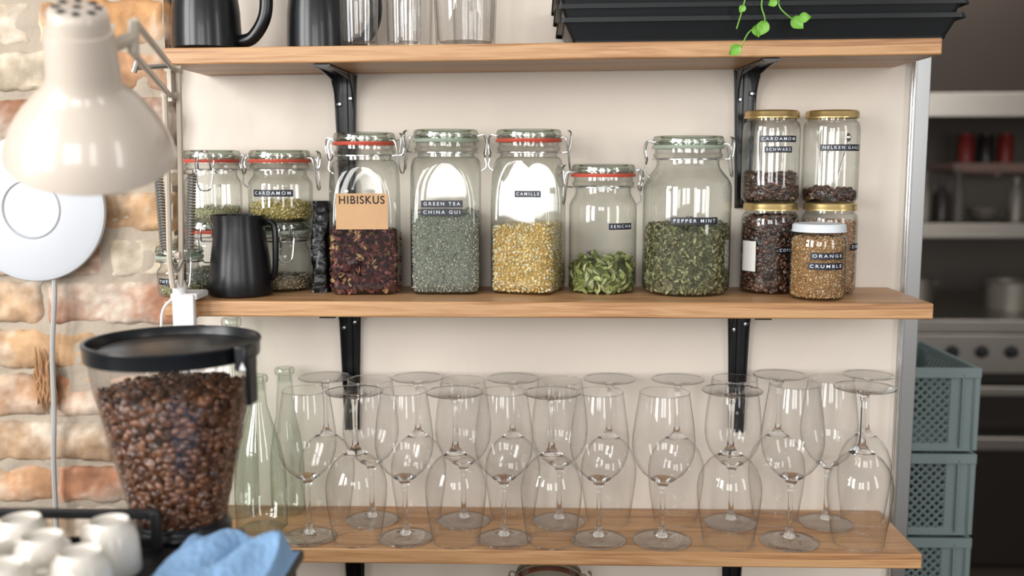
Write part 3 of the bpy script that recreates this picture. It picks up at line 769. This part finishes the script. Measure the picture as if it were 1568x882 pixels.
# ---------------------------------------------------------------- desk lamp
def lamp():
    e = E('clamp_desk_lamp', (0, 0, 0))
    rimc = Vector((-0.493, -0.65, 1.524)); top = rimc+Vector((0.026, -0.074, 0.148))
    ax = (top-rimc); Ln = ax.length; K = Ln/0.196
    T = Matrix.Translation(rimc) @ ax.to_track_quat('Z', 'Y').to_matrix().to_4x4()
    mb = MB()
    prof = [(0.0885, -0.001), (0.0893, 0.0), (0.0888, 0.003), (0.0868, 0.014), (0.0825, 0.028), (0.076, 0.044), (0.068, 0.058), (0.0575, 0.073), (0.048, 0.085), (0.0410, 0.094), (0.0378, 0.103), (0.0366, 0.116), (0.0352, 0.150), (0.0335, 0.164), (0.0330, 0.168), (0.0306, 0.169), (0.0300, 0.182), (0.0290, 0.190), (0.0265, 0.194), (0.020, 0.1955), (0, 0.196)]
    mb.lathe([(r, z*K) for r, z in prof], 80, T=T)
    mb.lathe([(r, z*K) for r, z in [(0.0885, -0.001), (0.0865, 0.002), (0.085, 0.014), (0.081, 0.028), (0.065, 0.057), (0.045, 0.082), (0.034, 0.1), (0.0, 0.10)]], 64, 1, T=T)
    mb.obj('lamp_shade', ['cream', 'white_pl'], e, sharp=45)
    h = MB()
    for k in range(8):
        a = 2*pi*k/8; Tk = T @ Matrix.Translation((0.020*cos(a), 0.020*sin(a), 0.1956*K)) @ Matrix.Rotation(a, 4, 'Z')
        h.box((0, 0, 0.0004), (0.008, 0.0065, 0.0016), T=Tk)
    h.lathe([(0.0045, 0.1968*K), (0, 0.1972*K)], 16, T=T)
    h.obj('vent_holes', 'black_matte', e, bevel=0.0004)
    bl = MB(); bl.lathe([(0, 0.0), (0.012, 0.003), (0.022, 0.015), (0.026, 0.030), (0.022, 0.046), (0.014, 0.06), (0.013, 0.075)], 32, T=T @ Matrix.Translation((0, 0, 0.008)))
    bl.obj('light_bulb', 'white_pl', e)
    ar = MB()
    j1 = Vector((-0.437, -0.655, 1.668)); j2 = Vector((-0.441, -0.650, 1.634))
    e1 = Vector((-0.538, -0.262, 1.652)); e2 = Vector((-0.545, -0.262, 1.614))
    ar.tube([j1, e1], 0.0042, 8); ar.tube([j2, e2], 0.0042, 8)
    ar.tube([j1, j2], 0.0065, 8)
    ar.tube([j1.lerp(j2, 0.5), T @ Vector((0.0, 0, 0.13*K))], 0.007, 8)
    ar.box(((e1+e2)/2)[:], (0.006, 0.022, 0.055))
    ar.tube([e1+Vector((-0.012, 0, 0)), e1+Vector((0.012, 0, 0))], 0.006, 10)
    ar.tube([e2+Vector((-0.012, 0, 0)), e2+Vector((0.012, 0, 0))], 0.006, 10)
    b1 = Vector((-0.556, -0.232, 1.325))
    ar.tube([e1+Vector((0.007, 0, 0)), Vector((-0.540, -0.245, 1.50)), b1+Vector((0.007, 0, 0.04)), b1+Vector((0.004, 0, 0))], 0.0045, 8)
    ar.tube([e2+Vector((-0.004, -0.01, 0)), Vector((-0.556, -0.255, 1.50)), b1+Vector((-0.007, -0.012, 0.04)), b1+Vector((-0.004, -0.01, 0))], 0.0045, 8)
    ar.tube([(-0.578, -0.238, 1.502), (-0.524, -0.238, 1.502)], 0.0035, 8)
    ar.tube([(-0.556, -0.238, 1.375), (-0.548, -0.238, 1.375)], 0.006, 8)
    ar.obj('lamp_arms', 'cream_arm', e)
    sp = MB()
    wn = Vector((-0.560, -0.33, 1.652))
    for xx, xb in ((-0.577, -0.572), (-0.525, -0.534)):
        a = Vector((xx, -0.238, 1.500)); b = Vector((xb, -0.238, 1.385))
        n = 26*8; pts = []
        for i in range(n+1):
            t = i/n; c = a.lerp(b, t); ph = 2*pi*26*t; pts.append((c.x+0.0062*cos(ph), c.y+0.0062*sin(ph), c.z))
        sp.tube(pts, 0.0015, 5)
        sp.tube([b, (-0.553, -0.238, 1.350)], 0.0013, 5)
    sp.tube([wn+Vector((-0.012, 0, -0.004)), wn+Vector((0.03, 0.03, 0.002))], 0.0035, 8)
    sp.tube([wn+Vector((-0.010, 0, -0.010)), wn+Vector((-0.004, 0, 0.006))], 0.004, 8)
    sp.obj('springs', 'spring', e)
    c = MB()
    c.box((-0.548, -0.205, Z_MID+0.010), (0.042, 0.055, 0.010)); c.box((-0.548, -0.231, Z_MID-0.016), (0.034, 0.012, 0.060)); c.box((-0.548, -0.205, Z_MID-0.046), (0.030, 0.050, 0.008))
    c.lathe([(0.010, 0), (0.011, 0.012), (0.008, 0.022), (0, 0.022)], 20, T=Matrix.Translation((-0.556, -0.226, Z_MID+0.014)))
    c.lathe([(0, 0), (0.006, 0), (0.006, 0.015), (0.010, 0.0165), (0, 0.017)], 16, T=Matrix.Translation((-0.548, -0.195, Z_MID-0.0435)))
    c.box((-0.548, -0.195, Z_MID+0.0031), (0.02, 0.02, 0.0046))
    c.obj('lamp_clamp', 'white_pl', e, bevel=0.002)
    cd = MB(); cd.tube(smooth_path([(-0.563, -0.232, 1.31), (-0.578, -0.24, 1.29), (-0.583, -0.235, 1.25), (-0.580, -0.22, 1.20), (-0.590, -0.17, 1.0)], 6), 0.0022, 8)
    cd.obj('lamp_cord', 'white_pl', e)
lamp()

# ---------------------------------------------------------------- wall disc lamp
e = E('wall_sconce', (-0.862, -0.055, 1.438))
T = Matrix.Rotation(pi/2, 4, 'X')
mb = MB(); mb.lathe([(0.05, -0.02), (0.11, -0.018), (0.1235, 0.0), (0.125, 0.006), (0.1235, 0.010), (0.115, 0.013), (0.052, 0.015), (0.049, 0.0175), (0.047, 0.0140), (0.0, 0.016)], 80, T=T)
mb.obj('disc', plain('sconce_white', 'C0C3C8', 0.45, var=0.02), e, sharp=30)
cd = MB(); cd.tube(smooth_path([(0.026, 0.0, -0.12), (0.026, -0.004, -0.16), (0.016, -0.002, -0.25), (0.012, 0.0, -0.36), (0.006, 0.0, -0.45), (0.004, 0.0, -0.60)], 8), 0.0045, 8)
cd.obj('sconce_cable', plain('cable_grey', 'A9A8A5', 0.5), e)

# exposed timber sliver in the brick wall
mb = MB()
for i in range(12):
    x0_ = -0.885+i*0.0030+random.uniform(-.002, .002)
    zz0 = 1.085+random.uniform(-.012, .012); zz1 = 1.185+random.uniform(-.03, .012)
    pts = [(x0_+0.005*noise.noise(Vector((i, k, 0.5))), -0.044-0.004*noise.noise(Vector((i*2, k, 1.5))), zz0+(zz1-zz0)*k/7) for k in range(8)]
    mb.tube(pts, [0.001, 0.003, 0.0036, 0.003, 0.0034, 0.0028, 0.002, 0.0006], 5)
mb.obj('timber_splinters', plain('old_timber', '9A7350', 0.95, nscale=90, var=0.35), sharp=30)

# ---------------------------------------------------------------- coffee grinder
GX, GY = -0.430, -0.600
e = E('coffee_grinder', (GX, GY, 0.7058))
b = MB(); b.box((0, 0.005, 0.165), (0.14, 0.13, 0.32)); b.box((0, 0.015, 0.0115), (0.17, 0.16, 0.023)); b.box((0, 0, 0.335), (0.12, 0.12, 0.03))
b.lathe([(0.060, 0.349), (0.060, 0.379), (0.056, 0.382), (0.056, 0.389), (0, 0.389)], 48)
b.obj('grinder_body', 'black_plastic', e, bevel=0.006)
GZ = 0.7058
HP = [(0.0535, 1.086), (0.0560, 1.10), (0.0600, 1.12), (0.0665, 1.15), (0.0735, 1.18), (0.0810, 1.215), (0.0870, 1.24), (0.0920, 1.265), (0.0950, 1.294)]
def hop_r(t, z):
    z += GZ
    if z <= HP[0][1]: return HP[0][0]
    for (r0, z0), (r1, z1) in zip(HP[:-1], HP[1:]):
        if z <= z1: return r0+(r1-r0)*(z-z0)/(z1-z0)
    return HP[-1][0]
hp = MB(); hp.lathe([(r, z-GZ) for r, z in HP], 72)
hp.obj('hopper', 'g_hopper', e)
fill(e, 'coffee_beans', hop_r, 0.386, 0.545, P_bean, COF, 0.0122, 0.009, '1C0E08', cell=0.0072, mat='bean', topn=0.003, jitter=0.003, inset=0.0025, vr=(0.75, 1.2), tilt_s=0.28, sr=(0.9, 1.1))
ld = MB(); L0 = 1.310-GZ
ld.lathe([(0.0955, L0-0.020), (0.0990, L0-0.020), (0.0996, L0-0.017), (0.1000, L0-0.006), (0.1015, L0-0.002), (0.1005, L0), (0.0965, L0), (0.0945, L0-0.004), (0.093, L0-0.010), (0.086, L0-0.011), (0.080, L0-0.008), (0.02, L0-0.007), (0, L0-0.007)], 96)
ld.obj('hopper_lid', 'black_plastic', e, sharp=35)
cl = MB(); cl.box((0.104, -0.028, L0-0.012), (0.016, 0.030, 0.030)); cl.box((0.110, -0.028, L0-0.038), (0.006, 0.024, 0.058))
cl.obj('lid_latch', 'black_plastic', e, bevel=0.003, rot=(0, 0, -0.15))
tr = MB(); tr.add([(0.103, -0.0435, L0-0.025), (0.111, -0.0435, L0-0.025), (0.107, -0.0435, L0-0.016)], [(0, 1, 2)]); tr.obj('latch_mark', 'white_pl', e, rot=(0, 0, -0.15))

# ---------------------------------------------------------------- espresso machine, cups, cloth
ZM = 1.088
e = E('espresso_machine', (0, 0, 0))
mb = MB(); mb.box((-0.66, -0.84, 0.895), (0.79, 0.28, 0.37)); mb.box((-0.66, -0.835, ZM-0.006), (0.80, 0.30, 0.012))
for (dx, dy) in ((-1.02, -0.95), (-0.31, -0.95), (-1.02, -0.73), (-0.31, -0.73)): mb.box((dx, dy, 0.711), (0.04, 0.04, 0.010))
mb.obj('machine_body', 'black_matte', e, bevel=0.003)
mb = MB()
ry = -0.692; rx = -0.419; zt = 1.133
mb.box(((-1.04+rx)/2, ry, zt-0.004), (rx+1.04, 0.010, 0.010)); mb.box((rx-0.004, ry, (ZM+zt)/2), (0.010, 0.012, zt-ZM)); mb.box(((-1.04+rx)/2, ry, ZM+0.008), (rx+1.04, 0.006, 0.012))
mb.box((-0.8, ry, (ZM+zt)/2), (0.008, 0.010, zt-ZM))
mb.obj('cup_rail', 'black_matte', e, bevel=0.0015)
mb = MB(); mb.box((-0.9, -0.90, 0.69), (1.3, 0.9, 0.03)); mb.box((-0.9, -0.90, 0.305), (1.24, 0.84, 0.738)); mb.obj('bar_counter', 'counter', bevel=0.003)

cup = MB()
cup.lathe([(0.0175, 0.0535), (0.0195, 0.056), (0.0205, 0.0545), (0.0210, 0.051), (0.0250, 0.047), (0.0283, 0.038), (0.0300, 0.022), (0.0312, 0.002), (0.0308, 0.0), (0.0292, 0.001), (0.0275, 0.02), (0.025, 0.037), (0.019, 0.045), (0, 0.046)], 48)
cup.lathe([(0.0175, 0.0535), (0.0165, 0.0515), (0, 0.051)], 48)
cup.tube(smooth_path([(0.028, 0, 0.040), (0.040, 0, 0.040), (0.046, 0, 0.028), (0.041, 0, 0.014), (0.030, 0, 0.010)], 5), 0.0032, 8)
c0 = cup.obj('espresso_cup', 'white_cer', sharp=60); CM = c0.data; bpy.data.objects.remove(c0)
for (x, y, r) in [(-0.449, -0.752, 2.6), (-0.545, -0.748, 2.0), (-0.4975, -0.797, 2.5), (-0.441, -0.836, 3.6), (-0.500, -0.870, 2.4), (-0.560, -0.822, 1.8), (-0.612, -0.76, 2.8), (-0.63, -0.86, 2.4), (-0.43, -0.912, 4.2), (-0.567, -0.90, 2.0)]:
    o = bpy.data.objects.new('espresso_cup', CM); COL.objects.link(o); o.location = (x, y, ZM+0.0006); o.rotation_euler = (0, 0, r)

# cloth : loosely gathered towel, long folds fanning out from one corner
nx, ny = 190, 130; vs = []; fs = []
for j in range(ny+1):
    for i in range(nx+1):
        u, v = i/nx, j/ny
        x = -0.400+u*0.138; y = -0.930+v*0.235
        edge = sstep(u/0.20)*sstep((1-u)/0.06)*sstep(v/0.06)*sstep((1-v)/0.12)
        ang = math.atan2(v+0.25, u+0.30)+0.10*noise.noise(Vector((u*3, v*3, 4.1)))
        rad = sqrt((u+.3)**2+(v+.25)**2)
        f = sin(ang*21.0+0.9*noise.noise(Vector((u*2.5, v*2.5, 2.0))))
        fold = (0.5+0.5*f)**1.2
        amp = 0.012+0.004*sin(rad*5)
        g = 0.5+0.5*sin(rad*11.0-ang*4.0)
        m = 0.014+0.006*sstep(u/0.5)+0.004*v
        z = m+amp*fold+0.004*g*(1-fold)+0.007*noise.noise(Vector((u*3.2, v*3.0, 9.0)))+0.0010*noise.noise(Vector((u*26, v*26, 1)))
        z = ZM+0.0015+max(0, z)*edge
        vs.append((x+0.005*noise.noise(Vector((v*4, 2, 0)))*(1 if u < .5 else 0.3)+0.004*cos(ang*21.0)*edge, y+noise.noise(Vector((u*5, 9, 0)))*0.006+0.003*sin(ang*13)*edge, z))
for j in range(ny):
    for i in range(nx):
        a = j*(nx+1)+i; fs.append((a, a+1, a+nx+2, a+nx+1))
mb = MB(); mb.add(vs, fs); mb.obj('blue_cloth', 'cloth', sharp=180)

# ---------------------------------------------------------------- crates
def crate(z0):
    W_, D_, H_ = 0.40, 0.30, 0.168
    e = E('plastic_crate', (0.653, 0.305, z0))
    mb = MB()
    mb.box((0, 0, 0.012), (W_-0.03, D_-0.03, 0.006))
    for z, hh, ex in ((H_-0.010, 0.020, 0.0), (0.010, 0.016, -0.012)):
        for s in (-1, 1):
            mb.box((0, s*(D_/2-0.005+ex/2), z), (W_+ex, 0.010, hh)); mb.box((s*(W_/2-0.005+ex/2), 0, z), (0.010, D_-0.02+ex, hh))
    for sx in (-1, 1):
        for sy in (-1, 1):
            mb.box((sx*(W_/2-0.030), sy*(D_/2-0.010), H_/2), (0.052, 0.006, H_-0.02)); mb.box((sx*(W_/2-0.010), sy*(D_/2-0.030), H_/2), (0.006, 0.052, H_-0.02))
            mb.box((sx*(W_/2-0.006), sy*(D_/2-0.006), H_/2), (0.010, 0.010, H_-0.01)); mb.box((sx*(W_/2-0.034), sy*(D_/2-0.004), H_/2), (0.004, 0.008, H_-0.02))
    mb.obj('crate_frame', 'crate', e, bevel=0.0015)
    lt = MB()
    def lattice(w, h, T):
        s = 0.017; n = int((w+h)/s)+1
        for i in range(n+1):
            for sg in (1, -1):
                c = -w/2-h/2+i*s
                za, zb = -h/2, h/2
                xa, xb = c+sg*za+(h/2), c+sg*zb+(h/2)
                p, q = [xa, za], [xb, zb]
                def cl_(p, q, lim):
                    if p[0] < -lim:
                        if q[0] <= -lim: return None
                        k = (-lim-p[0])/(q[0]-p[0]); return [-lim, p[1]+k*(q[1]-p[1])]
                    if p[0] > lim:
                        if q[0] >= lim: return None
                        k = (lim-p[0])/(q[0]-p[0]); return [lim, p[1]+k*(q[1]-p[1])]
                    return p
                a, b_ = cl_(p, q, w/2), cl_(q, p, w/2)
                if a and b_: lt.tube([(a[0], 0, a[1]), (b_[0], 0, b_[1])], 0.0026, 4, T=T)
    for s in (-1, 1):
        lattice(W_-0.10, H_-0.036, Matrix.Translation((0, s*(D_/2-0.010), H_/2-0.001)))
        lattice(D_-0.10, H_-0.036, Matrix.Translation((s*(W_/2-0.010), 0, H_/2-0.001)) @ Matrix.Rotation(pi/2, 4, 'Z'))
    lt.obj('crate_lattice', 'crate', e, smooth=False)
for i in range(7): crate(FLOOR+0.0005+i*0.170)

# ---------------------------------------------------------------- kitchen behind
MB().box((2.4, 3.25, 1.27), (3.2, 0.1, 2.668)).obj('wall_far', 'far', smooth=False)
MB().box((3.95, 1.7, 1.27), (0.1, 3.1, 2.668)).obj('wall_right', 'far', smooth=False)
e = E('extractor_hood')
mb = MB(); mb.box((2.45, 2.55, 2.12), (2.2, 1.1, 0.70)); mb.obj('hood_body', 'hood', e, bevel=0.005)
mb = MB(); mb.box((2.45, 1.99, 1.725), (2.24, 0.03, 0.09)); mb.box((2.45, 2.5, 1.765), (2.2, 1.0, 0.01)); mb.obj('hood_edge', 'steel', e, bevel=0.004)
def wshelf(name, x0, x1, y0, y1, z, t, mat='steel'):
    mb = MB(); mb.box(((x0+x1)/2, (y0+y1)/2, z), (x1-x0, y1-y0, t)); mb.box(((x0+x1)/2, y0+0.004, z-t/2-0.006), (x1-x0, 0.008, 0.014))
    for xx in (x0+0.2, x1-0.2): mb.box((xx, (y0+3.2)/2, z-0.03), (0.02, 3.2-y0, 0.03))
    return mb.obj(name, mat, bevel=0.003)
wshelf('steel_wall_shelf', 1.3, 3.4, 2.25, 2.65, 1.255, 0.045)
wshelf('wall_shelf', 1.90, 3.2, 2.9, 3.2, 1.50, 0.03, plain('pinkish_shelf', '9A7A70', 0.4))
for i, x in enumerate((1.99, 2.08, 2.17)):
    mb = MB(); mb.lathe([(0, 0), (0.035, 0), (0.035, 0.11), (0.031, 0.118), (0.028, 0.12), (0.028, 0.135), (0, 0.137)], 24); mb.obj('storage_canister', 'red' if i != 1 else 'oven', loc=(x, 3.0, 1.516))
def bowl(x, y, z, r, m):
    mb = MB(); mb.lathe([(0, 0.0), (r*0.5, 0), (r*0.8, r*0.25), (r, r*0.75), (r*0.96, r*0.75), (r*0.76, r*0.28), (0, 0.01)], 32); mb.obj('mixing_bowl', m, loc=(x, y, z))
for x, r, m in ((1.83, 0.07, 'steel_d'), (2.14, 0.07, 'black_matte')): bowl(x, 2.42, 1.2785, r, m)
def kbot(x, y, z, r, h, m):
    mb = MB(); mb.lathe([(0, 0), (r, 0), (r, h*.6), (r*.4, h*.78), (r*.4, h*.95), (r*.5, h*.96), (r*.5, h), (0, h)], 24); mb.obj('sauce_bottle', m, loc=(x, y, z))
for x, r, h, m in ((1.58, 0.03, 0.20, 'steel_d'), (1.65, 0.032, 0.17, 'oven'), (1.717, 0.025, 0.21, 'counter'), (1.95, 0.03, 0.18, 'steel_d'), (2.03, 0.034, 0.15, 'white_cer')): kbot(x, 2.40, 1.2785, r, h, m)
def kpot(x, y, z, r, h):
    mb = MB(); mb.lathe([(0, 0), (r, 0), (r, h), (r+0.004, h+0.002), (r-0.003, h+0.003), (r-0.003, 0.004), (0, 0.004)], 32); mb.tube(smooth_path([(r, 0, h*.8), (r+0.03, 0.0, h*.82), (r+0.03, 0.04, h*.8), (r*.9, 0.045, h*.8)], 4), 0.004, 6); mb.obj('cooking_pot', 'steel_d', loc=(x, y, z))
kpot(1.9, 2.3, 0.931, 0.09, 0.11); kpot(2.2, 2.35, 0.931, 0.12, 0.14); kpot(1.6, 2.5, 0.931, 0.07, 0.10)
e = E('stainless_range')
mb = MB(); mb.box((2.35, 2.45, 0.905), (2.2, 0.9, 0.05)); mb.box((2.35, 2.0, 0.66), (2.2, 0.03, 0.035)); mb.box((2.35, 2.02, 0.80), (2.2, 0.04, 0.15)); mb.box((2.35, 1.96, 0.47), (2.2, 0.05, 0.05)); mb.obj('range_top', 'steel', e, bevel=0.004)
mb = MB(); mb.box((2.35, 2.47, 0.35), (2.18, 0.84, 0.80)); mb.obj('range_body', 'oven', e, bevel=0.004)
mb = MB()
for i in range(10):
    T = Matrix.Translation((1.45+i*0.11, 2.0, 0.81)) @ Matrix.Rotation(pi/2, 4, 'X'); mb.lathe([(0.024, 0), (0.024, 0.006), (0.018, 0.008), (0.017, 0.028), (0, 0.03)], 20, T=T)
mb.obj('range_knobs', 'black_matte', e)

# ---------------------------------------------------------------- light
w = bpy.data.worlds.new('World'); scene.world = w; w.use_nodes = True
nt = w.node_tree
for n in list(nt.nodes): nt.nodes.remove(n)
wo = nt.nodes.new('ShaderNodeOutputWorld'); bg = nt.nodes.new('ShaderNodeBackground'); bg.inputs['Strength'].default_value = 0.54
tc = nt.nodes.new('ShaderNodeTexCoord'); sx = nt.nodes.new('ShaderNodeSeparateXYZ'); nt.links.new(tc.outputs['Generated'], sx.inputs[0])
mr = nt.nodes.new('ShaderNodeMapRange'); mr.inputs[1].default_value = -0.6; mr.inputs[2].default_value = 0.7
nt.links.new(sx.outputs['Z'], mr.inputs[0])
rp = nt.nodes.new('ShaderNodeValToRGB'); rp.color_ramp.elements[0].color = (0.36, 0.335, 0.31, 1); rp.color_ramp.elements[1].color = (1.0, 0.99, 0.975, 1)
nt.links.new(mr.outputs[0], rp.inputs[0]); nt.links.new(rp.outputs[0], bg.inputs['Color']); nt.links.new(bg.outputs[0], wo.inputs[0])
def area(name, loc, tgt, sx_, sy_, L, col=(1, 1, 1)):
    l = bpy.data.lights.new(name, 'AREA'); l.shape = 'RECTANGLE'; l.size = sx_; l.size_y = sy_; l.energy = L*pi*sx_*sy_; l.color = col
    o = bpy.data.objects.new(name, l); COL.objects.link(o); o.location = loc
    o.rotation_euler = (Vector(tgt)-Vector(loc)).to_track_quat('-Z', 'Y').to_euler()
area('window_light', (-2.5, -1.9, 2.05), (0.0, -0.2, 1.5), 0.75, 1.7, 14.5, (1.0, 0.995, 0.985))
area('window_light', (-2.1, -3.0, 2.05), (0.0, -0.2, 1.5), 0.75, 1.7, 14.5, (1.0, 0.995, 0.985))
area('window_light', (-0.95, -4.3, 1.98), (-0.6, 0, 1.9), 0.65, 1.3, 10, (1.0, 0.995, 0.985))
area('window_light', (-0.15, -4.4, 1.98), (-0.1, 0, 1.9), 0.65, 1.3, 10, (1.0, 0.995, 0.985))
area('window_light', (1.3, -4.3, 2.0), (0.8, 0, 2.0), 0.6, 1.6, 8, (1.0, 0.995, 0.985))
area('window_light', (2.6, -2.4, 2.0), (0.2, 0, 1.8), 0.5, 1.6, 8, (1.0, 0.985, 0.96))
area('kitchen_light', (1.8, 1.2, 2.5), (2.0, 2.4, 1.0), 0.8, 0.4, 6, (1.0, 0.93, 0.84))

# ---------------------------------------------------------------- camera
cam = bpy.data.cameras.new('camera'); co = bpy.data.objects.new('camera', cam); COL.objects.link(co)
co.location = (0, -1.75, 1.516); co.rotation_euler = (radians(90-7.15), 0, radians(1.5))
cam.sensor_width = 36; cam.lens = 35.13; cam.clip_start = 0.05
cam.dof.use_dof = True; cam.dof.focus_distance = 1.54; cam.dof.aperture_fstop = 2.2
scene.camera = co
scene.cycles.transparent_max_bounces = 48; scene.cycles.max_bounces = 16; scene.cycles.transmission_bounces = 12
scene.view_settings.view_transform = 'Standard'
scene.view_settings.exposure = 0.0
print('verts', sum(len(o.data.vertices) for o in bpy.data.objects if o.type == 'MESH'))
